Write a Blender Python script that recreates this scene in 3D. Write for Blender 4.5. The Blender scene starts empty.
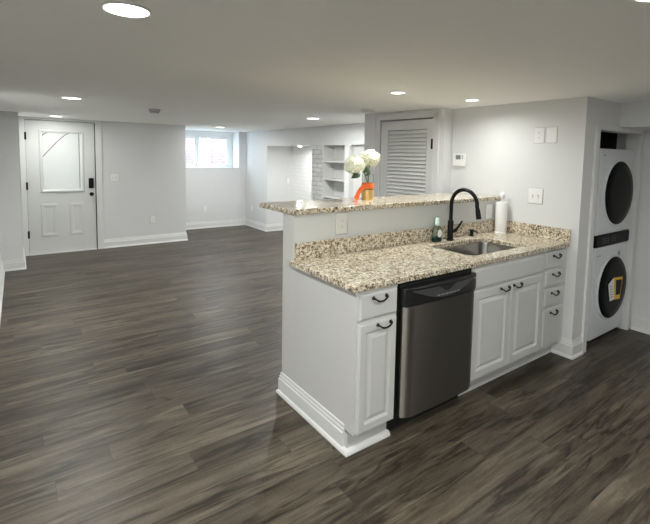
import bpy, bmesh, math, random
from mathutils import Vector, Matrix
from mathutils.geometry import tessellate_polygon

random.seed(7)
SC = bpy.context.scene
COL = SC.collection
PI = math.pi

# ------------------------------------------------------------------ camera
YAW, PITCH, ROLL = 0.62923, 0.08071, 0.01885
CAM = Vector((-1.3570, -1.6516, 1.5547))
F = Vector((math.sin(YAW)*math.cos(PITCH), math.cos(YAW)*math.cos(PITCH), -math.sin(PITCH)))
R0 = F.cross(Vector((0, 0, 1))).normalized()
U0 = R0.cross(F)
RX = math.cos(ROLL)*R0 + math.sin(ROLL)*U0
UX = -math.sin(ROLL)*R0 + math.cos(ROLL)*U0
cd = bpy.data.cameras.new('camera')
cam = bpy.data.objects.new('camera', cd)
COL.objects.link(cam)
m = Matrix((RX, UX, -F)).transposed().to_4x4()
m.translation = CAM
cam.matrix_world = m
cd.sensor_fit = 'HORIZONTAL'
cd.sensor_width = 36.0
cd.lens = 435.722/650*36
cd.shift_x = (325-333.689)/650
cd.shift_y = (191.057-262)/650
cd.clip_start = 0.02
SC.camera = cam

# ------------------------------------------------------------------ light level
SC.view_settings.view_transform = 'Standard'
SC.view_settings.look = 'None'
SC.view_settings.exposure = 0.16
SC.view_settings.gamma = 1.0
SC.view_settings.use_curve_mapping = False
LAMP_W = 22.0          # each recessed lamp
LENS_E = 9.0           # its lens
SKY_E = 16.0
SC.cycles.diffuse_bounces = 10
SC.cycles.max_bounces = 16

w = bpy.data.worlds.new('World')
SC.world = w
w.use_nodes = True
bg = w.node_tree.nodes['Background']
bg.inputs[0].default_value = (0.66, 0.84, 1.0, 1)
bg.inputs[1].default_value = SKY_E

H = 2.035              # ceiling height
KW = 2.131             # kitchen wall plane
SW = 2.70              # wall with the alcove and the shelves
EY = 6.11              # entry wall plane
FY = 7.20              # wall with the window
RWX = 3.24             # wall right of the laundry


# ------------------------------------------------------------------ materials
def mat(name, col, rough=0.5, metal=0.0, spec=0.5, **k):
    M = bpy.data.materials.new(name)
    M.use_nodes = True
    b = M.node_tree.nodes['Principled BSDF']
    b.inputs['Base Color'].default_value = (*col, 1)
    b.inputs['Roughness'].default_value = rough
    b.inputs['Metallic'].default_value = metal
    b.inputs['Specular IOR Level'].default_value = spec
    for kk, v in k.items():
        b.inputs[kk].default_value = v
    return M


def nodes(M):
    nt = M.node_tree
    return nt, nt.nodes, nt.links, nt.nodes['Principled BSDF']


def bump(M, scale, strength, dist=0.01, detail=3):
    nt, N, L, b = nodes(M)
    tc = N.new('ShaderNodeTexCoord')
    n = N.new('ShaderNodeTexNoise')
    n.inputs['Scale'].default_value = scale
    n.inputs['Detail'].default_value = detail
    bp = N.new('ShaderNodeBump')
    bp.inputs['Strength'].default_value = strength
    bp.inputs['Distance'].default_value = dist
    L.new(tc.outputs['Object'], n.inputs['Vector'])
    L.new(n.outputs['Fac'], bp.inputs['Height'])
    L.new(bp.outputs['Normal'], b.inputs['Normal'])


WALL = mat('wall paint', (0.69, 0.695, 0.70), 0.75)
bump(WALL, 60, 0.06, 0.004)
CEIL = mat('ceiling paint', (0.97, 0.97, 0.945), 0.85)
bump(CEIL, 45, 0.08, 0.004)
TRIM = mat('trim paint', (0.72, 0.725, 0.72), 0.42)
LOUV = mat('louver paint', (0.82, 0.825, 0.82), 0.45)
DOORP = mat('door paint', (0.66, 0.67, 0.66), 0.4)
CAB = mat('cabinet paint', (0.59, 0.595, 0.58), 0.40)
PONY = mat('half wall paint', (0.60, 0.605, 0.585), 0.42)
SHELF = mat('bookcase paint', (0.60, 0.60, 0.595), 0.6)
PLATE = mat('white plastic plate', (0.82, 0.82, 0.82), 0.35)
SLOT = mat('grey slot', (0.25, 0.25, 0.25), 0.6)
IVORY = mat('beige plastic plate', (0.66, 0.66, 0.62), 0.35)
BLACK = mat('matte black metal', (0.005, 0.005, 0.005), 0.38, 0.0, 0.18)
BLACKP = mat('black plastic', (0.006, 0.006, 0.007), 0.35, 0, 0.06)
GLOSSP = mat('gloss charcoal plastic', (0.014, 0.014, 0.015), 0.22, 0, 0.5)
DARKP = mat('dark grey plastic', (0.055, 0.055, 0.056), 0.3, 0, 0.5)
DULLB = mat('dull black', (0.008, 0.008, 0.008), 0.8)
BRONZE = mat('dark bronze', (0.05, 0.045, 0.04), 0.22, 0.9)
CHROME = mat('chrome', (0.7, 0.7, 0.7), 0.15, 1.0)
GREYM = mat('grey print', (0.28, 0.28, 0.29), 0.4)
APPL = mat('white enamel', (0.72, 0.745, 0.77), 0.3)
APPS = mat('white enamel side', (0.70, 0.725, 0.75), 0.35)
PAPER = mat('paper', (0.85, 0.85, 0.84), 0.9)
YELLOW = mat('yellow paper', (0.85, 0.52, 0.03), 0.6)
GOLD = mat('gold foil', (0.80, 0.52, 0.20), 0.32, 0.75)
ORANGE = mat('orange satin', (0.85, 0.16, 0.03), 0.4)
PETAL = mat('cream petals', (0.95, 0.95, 0.85), 0.6)
PETALG = mat('greenish petal core', (0.80, 0.83, 0.60), 0.7)
LEAF = mat('dark green leaf', (0.03, 0.06, 0.02), 0.45)
STEMM = mat('green stem', (0.16, 0.24, 0.08), 0.5)
MINT = mat('pale mint plastic', (0.62, 0.80, 0.72), 0.35)
TEAL = mat('dark green soap', (0.02, 0.06, 0.055), 0.12)
GREYP_SHADE = mat('grey plastic and rim shade', (0.30, 0.31, 0.32), 0.4)  # grey plastic, also the painted shadow line behind wall plates
CAMING = mat('lead caming', (0.16, 0.17, 0.17), 0.5, 0.4)
UPVC = mat('window vinyl', (0.85, 0.87, 0.88), 0.4)
LENS = mat('lamp lens', (1, 1, 1), 0.5)
nt, N, L, b = nodes(LENS)
b.inputs['Emission Color'].default_value = (1.0, 0.965, 0.88, 1)
b.inputs['Emission Strength'].default_value = LENS_E


def glass(name, tint=(1, 1, 1), rough=0.0, refl=0.10):
    M = bpy.data.materials.new(name)
    M.use_nodes = True
    nt = M.node_tree
    N, L = nt.nodes, nt.links
    N.clear()
    o = N.new('ShaderNodeOutputMaterial')
    t = N.new('ShaderNodeBsdfTransparent')
    t.inputs[0].default_value = (*tint, 1)
    g = N.new('ShaderNodeBsdfGlossy')
    g.inputs['Roughness'].default_value = rough
    lw = N.new('ShaderNodeLayerWeight')
    lw.inputs['Blend'].default_value = refl
    mx = N.new('ShaderNodeMixShader')
    L.new(lw.outputs['Fresnel'], mx.inputs[0])
    L.new(t.outputs[0], mx.inputs[1])
    L.new(g.outputs[0], mx.inputs[2])
    L.new(mx.outputs[0], o.inputs[0])
    return M


GLASS = glass('clear glass', (0.985, 0.99, 0.99), refl=0.06)
BOTTLE = glass('clear bottle', (0.85, 0.92, 0.90), 0.05)

# frosted glass of the entry door: daylight diffuses through it
FROST = bpy.data.materials.new('frosted glass')
FROST.use_nodes = True
nt = FROST.node_tree
N, L = nt.nodes, nt.links
N.clear()
o_ = N.new('ShaderNodeOutputMaterial')
tr = N.new('ShaderNodeBsdfTranslucent')
tr.inputs[0].default_value = (0.72, 0.66, 0.60, 1)
df = N.new('ShaderNodeBsdfPrincipled')
df.inputs['Base Color'].default_value = (0.72, 0.75, 0.75, 1)
df.inputs['Roughness'].default_value = 0.25
mx = N.new('ShaderNodeMixShader')
mx.inputs[0].default_value = 0.62
tc = N.new('ShaderNodeTexCoord')
ns = N.new('ShaderNodeTexNoise')
ns.inputs['Scale'].default_value = 40
bm_ = N.new('ShaderNodeBump')
bm_.inputs['Strength'].default_value = 0.25
L.new(tc.outputs['Object'], ns.inputs['Vector'])
L.new(ns.outputs['Fac'], bm_.inputs['Height'])
L.new(bm_.outputs['Normal'], df.inputs['Normal'])
L.new(tr.outputs[0], mx.inputs[1])
L.new(df.outputs[0], mx.inputs[2])
L.new(mx.outputs[0], o_.inputs[0])


# vinyl plank floor
def floor_mat():
    M = mat('vinyl plank floor', (0.1, 0.09, 0.08), 0.4, 0, 0.28)
    nt, N, L, b = nodes(M)
    tc = N.new('ShaderNodeTexCoord')

    def math_(op, a, c=0.0, d=None):
        n = N.new('ShaderNodeMath')
        n.operation = op
        for i, v in enumerate((a, c) if d is None else (a, c, d)):
            if isinstance(v, (int, float)):
                n.inputs[i].default_value = v
            else:
                L.new(v, n.inputs[i])
        return n.outputs[0]
    PW, PL = 0.152, 1.22
    sx_ = N.new('ShaderNodeSeparateXYZ')
    L.new(tc.outputs['Object'], sx_.inputs[0])
    yr = math_('DIVIDE', math_('ADD', sx_.outputs['Y'], 0.086), PW)
    row = math_('FLOOR', yr)
    wn = N.new('ShaderNodeTexWhiteNoise')
    wn.noise_dimensions = '1D'
    L.new(row, wn.inputs['W'])
    xr = math_('ADD', math_('DIVIDE', sx_.outputs['X'], PL), math_('MULTIPLY', wn.outputs['Value'], 7.0))
    cl = math_('FLOOR', xr)
    idv = N.new('ShaderNodeCombineXYZ')
    L.new(row, idv.inputs[0])
    L.new(cl, idv.inputs[1])
    pn = N.new('ShaderNodeTexWhiteNoise')
    pn.noise_dimensions = '2D'
    L.new(idv.outputs[0], pn.inputs['Vector'])
    plank = pn.outputs['Value']
    fy = math_('FRACT', yr)
    fx = math_('FRACT', xr)
    gy = math_('MINIMUM', fy, math_('SUBTRACT', 1.0, fy))
    gx = math_('MINIMUM', fx, math_('SUBTRACT', 1.0, fx))
    gap = math_('MAXIMUM', math_('LESS_THAN', gy, 0.0010/PW), math_('LESS_THAN', gx, 0.0008/PL))
    mul = N.new('ShaderNodeVectorMath')
    mul.operation = 'MULTIPLY'
    mul.inputs[1].default_value = (17.0, 23.0, 0)
    L.new(pn.outputs['Color'], mul.inputs[0])
    add = N.new('ShaderNodeVectorMath')
    add.operation = 'ADD'
    L.new(tc.outputs['Object'], add.inputs[0])
    L.new(mul.outputs[0], add.inputs[1])

    def streak(sx, sy, detail, rough=0.55, dist=0.0):
        mp = N.new('ShaderNodeMapping')
        mp.inputs['Scale'].default_value = (sx, sy, 1)
        L.new(add.outputs[0], mp.inputs['Vector'])
        n = N.new('ShaderNodeTexNoise')
        n.inputs['Scale'].default_value = 1
        n.inputs['Detail'].default_value = detail
        n.inputs['Roughness'].default_value = rough
        n.inputs['Distortion'].default_value = dist
        L.new(mp.outputs[0], n.inputs['Vector'])
        return n
    broad = streak(1.2, 12, 4, 0.55, 1.2)
    fine = streak(7, 150, 4, 0.65, 0.2)
    mid = streak(3.5, 30, 3, 0.55, 1.5)
    v = math_('MULTIPLY', broad.outputs['Fac'], 0.60)
    v = math_('ADD', v, math_('MULTIPLY', mid.outputs['Fac'], 0.24))
    v = math_('ADD', v, math_('MULTIPLY', fine.outputs['Fac'], 0.16))
    v = math_('ADD', v, math_('MULTIPLY', math_('SUBTRACT', plank, 0.5), 0.13))
    vn = streak(0.75, 8.5, 4, 0.55, 0.7)
    ridge = math_('ABSOLUTE', math_('SUBTRACT', vn.outputs['Fac'], 0.47))
    vr = N.new('ShaderNodeMapRange')
    vr.inputs['From Min'].default_value = 0.0
    vr.inputs['From Max'].default_value = 0.030
    vr.inputs['To Min'].default_value = -0.13
    vr.inputs['To Max'].default_value = 0.015
    L.new(ridge, vr.inputs['Value'])
    v = math_('ADD', v, vr.outputs[0])
    gr = streak(60, 160, 3, 0.7)
    v = math_('ADD', v, math_('MULTIPLY', math_('SUBTRACT', gr.outputs['Fac'], 0.5), 0.16))
    rp = N.new('ShaderNodeValToRGB')
    e = rp.color_ramp.elements
    e[0].position, e[0].color = 0.33, (0.0221, 0.0175, 0.0120, 1)
    e[1].position, e[1].color = 0.68, (0.1546, 0.1288, 0.0957, 1)
    for p, c in ((0.42, (0.0414, 0.0331, 0.0239, 1)), (0.50, (0.0681, 0.0557, 0.0405, 1)), (0.59, (0.1003, 0.0828, 0.0607, 1))):
        x = e.new(p)
        x.color = c
    L.new(v, rp.inputs[0])
    mm = N.new('ShaderNodeMix')
    mm.data_type = 'RGBA'
    mm.inputs['B'].default_value = (0.03, 0.026, 0.022, 1)
    L.new(gap, mm.inputs['Factor'])
    L.new(rp.outputs[0], mm.inputs['A'])
    L.new(mm.outputs['Result'], b.inputs['Base Color'])
    rr = N.new('ShaderNodeMapRange')
    rr.inputs['To Min'].default_value = 0.34
    rr.inputs['To Max'].default_value = 0.47
    L.new(fine.outputs['Fac'], rr.inputs['Value'])
    L.new(rr.outputs[0], b.inputs['Roughness'])
    bp = N.new('ShaderNodeBump')
    bp.inputs['Strength'].default_value = 0.12
    bp.inputs['Distance'].default_value = 0.003
    L.new(fine.outputs['Fac'], bp.inputs['Height'])
    L.new(bp.outputs['Normal'], b.inputs['Normal'])
    return M


FLOOR = floor_mat()


def granite():
    M = mat('speckled granite', (0.6, 0.5, 0.4), 0.14, 0, 0.55)
    nt, N, L, b = nodes(M)
    tc = N.new('ShaderNodeTexCoord')

    def noise(s, d, r, off):
        mp = N.new('ShaderNodeMapping')
        mp.inputs['Location'].default_value = (off, off*1.7, off*0.6)
        L.new(tc.outputs['Object'], mp.inputs['Vector'])
        n = N.new('ShaderNodeTexNoise')
        n.inputs['Scale'].default_value = s
        n.inputs['Detail'].default_value = d
        n.inputs['Roughness'].default_value = r
        L.new(mp.outputs[0], n.inputs['Vector'])
        return n.outputs['Fac']

    def ramp(src, stops):
        r = N.new('ShaderNodeValToRGB')
        e = r.color_ramp.elements
        e[0].position, e[0].color = stops[0]
        e[1].position, e[1].color = stops[-1]
        for p, c in stops[1:-1]:
            x = e.new(p)
            x.color = c
        L.new(src, r.inputs[0])
        return r.outputs[0]

    def mixc(f, a, bcol, mode='MIX'):
        x = N.new('ShaderNodeMix')
        x.data_type = 'RGBA'
        x.blend_type = mode
        L.new(f, x.inputs['Factor'])
        for s, v in (('A', a), ('B', bcol)):
            if isinstance(v, tuple):
                x.inputs[s].default_value = v
            else:
                L.new(v, x.inputs[s])
        return x.outputs['Result']
    g = lambda v: (v, v, v, 1)
    base = ramp(noise(42, 4, 0.65, 0), [(0.34, (0.13, 0.095, 0.055, 1)), (0.41, (0.42, 0.345, 0.23, 1)), (0.49, (0.66, 0.58, 0.44, 1)), (0.62, (0.83, 0.775, 0.65, 1))])
    brown = ramp(noise(80, 3, 0.55, 5.1), [(0.56, g(0)), (0.63, g(1))])
    c = mixc(brown, base, (0.15, 0.095, 0.055, 1))
    dark = ramp(noise(102, 2, 0.6, 11.7), [(0.565, g(0)), (0.615, g(1))])
    c = mixc(dark, c, (0.018, 0.014, 0.012, 1))
    grey = ramp(noise(88, 2, 0.5, 23.3), [(0.62, g(0)), (0.68, g(1))])
    c = mixc(grey, c, (0.36, 0.33, 0.29, 1))
    L.new(c, b.inputs['Base Color'])
    return M


GRAN = granite()


def steel(name, col, rough, sx, sy, sz):
    M = mat(name, col, rough, 1.0)
    nt, N, L, b = nodes(M)
    tg = N.new('ShaderNodeTangent')
    tg.direction_type = 'RADIAL'
    tg.axis = 'Z'
    L.new(tg.outputs[0], b.inputs['Tangent'])
    b.inputs['Anisotropic'].default_value = 0.98
    b.inputs['Anisotropic Rotation'].default_value = 0.25
    return M


STEEL = steel('brushed stainless steel', (0.215, 0.20, 0.175), 0.5, 4, 4, 300)
SINKM = mat('sink steel', (0.36, 0.35, 0.33), 0.27, 1.0)


def brick_mat(name, c1, c2, mortar, bw, rh, ms, rough, plane, strength=0.6, dist=0.01, shift=(0, 0)):
    """plane: which object axes run along and up the wall"""
    M = mat(name, c1, rough)
    nt, N, L, b = nodes(M)
    tc = N.new('ShaderNodeTexCoord')
    sp = N.new('ShaderNodeSeparateXYZ')
    cb = N.new('ShaderNodeCombineXYZ')
    L.new(tc.outputs['Object'], sp.inputs[0])
    L.new(sp.outputs[plane], cb.inputs[0])
    L.new(sp.outputs['Z'], cb.inputs[1])
    br = N.new('ShaderNodeTexBrick')
    br.inputs['Color1'].default_value = (*c1, 1)
    br.inputs['Color2'].default_value = (*c2, 1)
    br.inputs['Mortar'].default_value = (*mortar, 1)
    br.inputs['Scale'].default_value = 1
    br.inputs['Mortar Size'].default_value = ms
    br.inputs['Mortar Smooth'].default_value = 0.35
    br.inputs['Brick Width'].default_value = bw
    br.inputs['Row Height'].default_value = rh
    L.new(cb.outputs[0], br.inputs['Vector'])
    L.new(br.outputs['Color'], b.inputs['Base Color'])
    n = N.new('ShaderNodeTexNoise')
    n.inputs['Scale'].default_value = 22
    n.inputs['Detail'].default_value = 4
    L.new(tc.outputs['Object'], n.inputs['Vector'])
    inv = N.new('ShaderNodeMath')
    inv.operation = 'MULTIPLY_ADD'
    inv.inputs[1].default_value = -1.0
    L.new(br.outputs['Fac'], inv.inputs[0])
    L.new(n.outputs['Fac'], inv.inputs[2])
    bp = N.new('ShaderNodeBump')
    bp.inputs['Strength'].default_value = strength
    bp.inputs['Distance'].default_value = dist
    L.new(inv.outputs[0], bp.inputs['Height'])
    L.new(bp.outputs['Normal'], b.inputs['Normal'])
    return M


WBRICK = brick_mat('white painted brick', (0.74, 0.74, 0.74), (0.60, 0.60, 0.60), (0.52, 0.52, 0.52), 0.215, 0.075, 0.009, 0.6, 'Y', 0.9, 0.02)
ABRICK = brick_mat('smooth painted brick', (0.80, 0.80, 0.80), (0.78, 0.78, 0.78), (0.74, 0.74, 0.74), 0.215, 0.075, 0.009, 0.6, 'Y', 0.5, 0.012)
RBRICK = brick_mat('red brick', (0.125, 0.085, 0.075), (0.10, 0.066, 0.058), (0.15, 0.125, 0.115), 0.215, 0.075, 0.010, 0.85, 'X')


# ------------------------------------------------------------------ mesh helpers
class MB:
    def __init__(s):
        s.bm = bmesh.new()

    def poly(s, pts):
        vs = [s.bm.verts.new(p) for p in pts]
        return s.bm.faces.new(vs)

    def box(s, x0, y0, z0, x1, y1, z1, T=None):
        P = [(x0, y0, z0), (x1, y0, z0), (x1, y1, z0), (x0, y1, z0), (x0, y0, z1), (x1, y0, z1), (x1, y1, z1), (x0, y1, z1)]
        if T:
            P = [T(p) for p in P]
        v = [s.bm.verts.new(p) for p in P]
        for f in ((0, 3, 2, 1), (4, 5, 6, 7), (0, 1, 5, 4), (1, 2, 6, 5), (2, 3, 7, 6), (3, 0, 4, 7)):
            s.bm.faces.new([v[i] for i in f])
        return s

    def loft(s, loops, cap0=True, cap1=True, closed=True):
        """loops: lists of the same number of points"""
        V = [[s.bm.verts.new(p) for p in lp] for lp in loops]
        n = len(V[0])
        rng = n if closed else n-1
        for a, c in zip(V[:-1], V[1:]):
            for i in range(rng):
                j = (i+1) % n
                s.bm.faces.new((a[i], a[j], c[j], c[i]))
        if cap0:
            s.bm.faces.new(V[0][::-1])
        if cap1:
            s.bm.faces.new(V[-1])
        return s

    def prism(s, pts, z0, z1):
        return s.loft([[(x, y, z0) for x, y in pts], [(x, y, z1) for x, y in pts]])

    def lathe(s, prof, c=(0, 0, 0), n=24, axis='z', cap0=True, cap1=True, sx=1.0, sy=1.0):
        loops = []
        for r, h in prof:
            lp = []
            for i in range(n):
                a = 2*PI*i/n
                u, v = r*math.cos(a)*sx, r*math.sin(a)*sy
                if axis == 'z':
                    p = (c[0]+u, c[1]+v, c[2]+h)
                elif axis == 'y':     # grows towards -y
                    p = (c[0]+u, c[1]-h, c[2]+v)
                else:                 # grows towards -x
                    p = (c[0]-h, c[1]-u, c[2]+v)
                lp.append(p)
            loops.append(lp)
        return s.loft(loops, cap0, cap1)

    def tube(s, path, r, n=10, cap=True):
        path = [Vector(p) for p in path]
        rs = r if isinstance(r, (list, tuple)) else [r]*len(path)
        t0 = (path[1]-path[0]).normalized()
        up = Vector((0, 0, 1)) if abs(t0.z) < 0.9 else Vector((1, 0, 0))
        nrm = (up-up.dot(t0)*t0).normalized()
        loops = []
        for i, p in enumerate(path):
            if i == 0:
                t = path[1]-path[0]
            elif i == len(path)-1:
                t = path[-1]-path[-2]
            else:
                t = path[i+1]-path[i-1]
            t.normalize()
            nrm = (nrm-nrm.dot(t)*t).normalized()
            bn = t.cross(nrm)
            loops.append([p+rs[i]*(math.cos(2*PI*k/n)*nrm+math.sin(2*PI*k/n)*bn) for k in range(n)])
        return s.loft(loops, cap, cap)

    def build(s, name, m, parent=None, bevel=0.0, smooth=True, seg=2, angle=35):
        bmesh.ops.recalc_face_normals(s.bm, faces=s.bm.faces[:])
        me = bpy.data.meshes.new(name)
        s.bm.to_mesh(me)
        s.bm.free()
        if parent is not None:
            off = world_of(parent)
            me.transform(Matrix.Translation(-off))
        me.materials.append(m)
        o = bpy.data.objects.new(name, me)
        COL.objects.link(o)
        if parent is not None:
            o.parent = parent
        if smooth:
            me.shade_smooth()
            me.set_sharp_from_angle(angle=math.radians(angle))
        if bevel > 0:
            md = o.modifiers.new('bevel', 'BEVEL')
            md.width = bevel
            md.segments = seg
            md.limit_method = 'ANGLE'
            md.angle_limit = math.radians(40)
            md.harden_normals = False
        return o


def world_of(o):
    v = Vector(o.location)
    while o.parent:
        o = o.parent
        v += o.location
    return v


def thing(name, loc, label, cat, group=None):
    o = bpy.data.objects.new(name, None)
    o.empty_display_size = 0.05
    COL.objects.link(o)
    o.location = loc
    return tag(o, label, cat, group)


def tag(o, label, cat, group=None):
    o['label'] = label
    o['category'] = cat
    if group:
        o['group'] = group
    return o


def struct(o):
    o['kind'] = 'structure'
    return o


def lab(o, s):
    o['label'] = s
    return o


def rrect(x0, y0, x1, y1, r, n=6):
    """rounded rectangle, counter-clockwise"""
    P = []
    for cx, cy, a0 in ((x1-r, y0+r, -PI/2), (x1-r, y1-r, 0), (x0+r, y1-r, PI/2), (x0+r, y0+r, PI)):
        for i in range(n+1):
            a = a0+PI/2*i/n
            P.append((cx+r*math.cos(a), cy+r*math.sin(a)))
    return P


def sweep(path, profile):
    """profile (out, z) swept along a plan polyline; 'out' is to the right of the walking direction"""
    mb = MB()
    P = [Vector(p) for p in path]
    nr = []
    for a, c in zip(P[:-1], P[1:]):
        d = (c-a).normalized()
        nr.append(Vector((d.y, -d.x)))
    loops = []
    for i, p in enumerate(P):
        if i == 0:
            mv = nr[0]
        elif i == len(P)-1:
            mv = nr[-1]
        else:
            s = nr[i-1]+nr[i]
            mv = s/(1+nr[i-1].dot(nr[i]))
        loops.append([(p.x+mv.x*o, p.y+mv.y*o, z) for o, z in profile])
    mb.loft(loops)
    return mb


BASEP = [(0, 0.0), (0.028, 0.0), (0.028, 0.008), (0.022, 0.020), (0.016, 0.024), (0.016, 0.098), (0.011, 0.104), (0.011, 0.118), (0.007, 0.124), (0.007, 0.138), (0.003, 0.142), (0, 0.142)]
SHOEP = [(0, 0.0), (0.028, 0.0), (0.028, 0.008), (0.022, 0.020), (0.016, 0.024), (0, 0.024)]


def baseboard(name, path):
    return struct(sweep(path, BASEP).build(name, TRIM, smooth=False))


# ------------------------------------------------------------------ structure
def sbox(name, m, *boxes, bevel=0):
    mb = MB()
    for bx in boxes:
        mb.box(*bx)
    return struct(mb.build(name, m, bevel=bevel, smooth=False))


sbox('floor', FLOOR, (-3.4, -4.2, -0.06, 3.6, 7.7, 0))
sbox('ceiling', CEIL, (-3.4, -4.2, H, 3.6, 7.72, H+0.1))

sbox('wall_kitchen', WALL, (KW, -0.079, 0, 2.282, 1.30, H))
sbox('wall_peninsula', PONY, (0, 0.62, 0, KW, 0.751, 1.19))

# closet bump with the louvered door: s along the wall, d into it
CP0, CP1 = Vector((1.99, 1.15)), Vector((1.88, 2.25))
CU = (CP1-CP0).normalized()
CN = Vector((CU.y, -CU.x))       # into the closet (+x)


def CT(p):
    q = CP0+CU*p[0]+CN*p[1]
    return (q.x, q.y, p[2])


mb = MB()
mb.box(0, 0, 0, 0.125, 0.14, H, T=CT)
mb.box(0.83, 0, 0, 1.075, 0.14, H, T=CT)
mb.box(0.125, 0, 1.955, 0.83, 0.14, H, T=CT)
mb.box(0.0, 0.60, 0, 1.075, 0.70, H, T=CT)
mb.box(0.96, 0.14, 0, 1.075, 0.60, H, T=CT)
struct(mb.build('wall_closet', WALL, smooth=False))
SHADE = mat('wall painted as deep shade', (0.012, 0.012, 0.011), 0.9)  # near-black colour stands for the shade deep inside the laundry closet
sbox('wall_laundry_back', SHADE, (2.282, 0.82, 0, 3.40, 0.92, H))
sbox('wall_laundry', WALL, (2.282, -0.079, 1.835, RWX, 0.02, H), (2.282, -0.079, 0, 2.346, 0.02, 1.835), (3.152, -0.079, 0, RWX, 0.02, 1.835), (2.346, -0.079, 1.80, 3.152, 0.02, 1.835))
sbox('wall_laundry_shade', SHADE, (3.224, 0.13, 0, 3.2395, 0.8195, H), (2.2825, 0.5, 0, 2.297, 0.8195, H))  # added dark panels that paint the closet's shade onto its side walls
sbox('wall_right', WALL, (RWX, -4.1, 0, 3.40, 0.82, H))
sbox('wall_soffit', WALL, (2.714, -3.0, 1.835, RWX, -0.079, H))

sbox('wall_shelves', WALL, (SW, 6.21, 0, 3.40, FY, H), (SW, 2.2, 1.725, 2.80, 6.21, H), (SW, 3.54, 0, 3.0, 3.65, 1.725), (2.80, 2.2, 0, 3.0, 3.54, 1.725))
sbox('wall_alcove', ABRICK, (3.27, 4.57, 0, 3.40, 6.21, 1.78))
sbox('wall_pier', WBRICK, (SW, 4.24, 0, 3.27, 4.57, 1.725))
sbox('ceiling_alcove', CEIL, (2.80, 4.4, 1.732, 3.40, 6.21, 1.80))
sbox('wall_outer', WALL, (3.40, 0.8, 0, 3.5, 7.72, H))
sbox('ceiling_shelves', CEIL, (2.80, 2.2, 1.725, 3.40, 4.40, 1.80))
sbox('wall_far', WALL, (0.9, FY, 0, 3.40, 7.72, 1.253), (2.54, FY, 1.253, 3.40, 7.72, H), (0.9, FY, 1.253, 1.15, 7.72, H))
sbox('wall_entry', WALL, (-1.40, EY, 2.0, -0.355, EY+0.14, H), (-0.355, EY, 0, 1.052, EY+0.14, H), (-1.40, EY, 0, -1.246, EY+0.14, 2.0))
sbox('wall_entry_return', WALL, (0.92, EY+0.14, 0, 1.052, FY, H))
sbox('wall_left_return', WALL, (-1.72, 5.25, 0, -1.325, EY+0.14, H))
sbox('wall_left', WALL, (-1.72, 3.0, 0, -1.55, 5.25, H))
sbox('wall_left_front', WALL, (-3.3, 3.0, 0, -1.72, 3.15, H))
sbox('wall_left_near', WALL, (-3.35, -4.1, 0, -3.2, 3.15, H))
sbox('wall_back', WALL, (-3.2, -4.1, 0, RWX, -4.0, H))

baseboard('baseboard_far', [(-0.263, EY), (1.052, EY), (1.052, FY), (SW, FY), (SW, 6.21), (3.27, 6.21), (3.27, 4.57)])
baseboard('baseboard_left', [(-1.55, 3.0), (-1.55, 5.25), (-1.325, 5.25), (-1.325, EY)])
baseboard('baseboard_right', [(RWX, -0.105), (RWX, -4.0)])
baseboard('baseboard_kitchen', [(KW, 0.072), (KW, -0.079), (2.284, -0.079)])
baseboard('baseboard_peninsula', [(KW, 0.751), (0, 0.751), (0, 0.072)])
baseboard('baseboard_shelves', [(SW, 4.57), (SW, 4.24)])

# casings
mb = MB()
for x0, x1 in ((-1.318, -1.248), (-0.351, -0.263)):
    mb.box(x0, EY-0.018, 0, x1, EY, H-0.002)
mb.box(-1.248, EY-0.018, 2.0, -0.351, EY, H-0.002)
mb.box(-1.2465, EY+0.03, 0, -1.232, EY+0.10, 2.0)
mb.box(-0.372, EY+0.058, 0, -0.3545, EY+0.10, 2.0)
mb.box(-1.232, EY+0.058, 1.975, -0.372, EY+0.10, 2.001)
mb.box(-1.248, EY+0.02, 1.9935, -0.353, EY+0.058, 2.0015)
struct(mb.build('trim_entry', TRIM, bevel=0.002, smooth=False))
mb = MB()
mb.box(2.284, -0.099, 0, 2.348, -0.079, 1.845)
mb.box(2.348, -0.099, 1.798, 3.150, -0.079, 1.845)
mb.box(3.150, -0.099, 0, 3.215, -0.079, 1.833)
mb.box(2.338, -0.079, 0, 2.348, 0.02, 1.798)
struct(mb.build('trim_laundry', TRIM, bevel=0.004, smooth=False))
mb = MB()
for s0, s1 in ((0.062, 0.128), (0.826, 0.895)):
    mb.box(s0, -0.016, 0, s1, 0, 2.0, T=CT)
mb.box(0.062, -0.016, 1.950, 0.895, 0, 2.0, T=CT)
for s0, s1 in ((0.050, 0.066), (0.891, 0.907)):
    mb.box(s0, -0.024, 0, s1, 0, 2.012, T=CT)
mb.box(0.050, -0.024, 1.996, 0.907, 0, 2.012, T=CT)
struct(mb.build('trim_closet', TRIM, bevel=0.003, smooth=False))

# ------------------------------------------------------------------ window
win = bpy.data.objects.new('window_1', None)
COL.objects.link(win)
win.location = (1.8, 7.6, 1.262)
struct(win)
WX0, WX1, WZ0, WZ1, WY = 1.15, 2.54, 1.253, H, 7.58
mb = MB()
mb.box(WX0, WY, WZ0, WX1, WY+0.08, 1.300)
mb.box(WX0, WY, 1.905, WX1, WY+0.08, WZ1)
mb.box(2.432, WY, 1.300, WX1, WY+0.08, 1.905)
mb.box(WX0, WY, 1.300, 1.20, WY+0.08, 1.905)
mb.box(1.735, WY, 1.300, 1.785, WY+0.08, 1.905)
mb.build('window_frame', UPVC, win, bevel=0.006)
mb = MB()
for a, c in ((1.20, 1.735), (1.785, 2.432)):
    mb.box(a, WY+0.02, 1.300, c, WY+0.05, 1.325)
    mb.box(a, WY+0.02, 1.880, c, WY+0.05, 1.905)
    mb.box(a, WY+0.02, 1.325, a+0.025, WY+0.05, 1.880)
    mb.box(c-0.025, WY+0.02, 1.325, c, WY+0.05, 1.880)
mb.build('window_sash', UPVC, win, bevel=0.003)
mb = MB()
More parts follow.
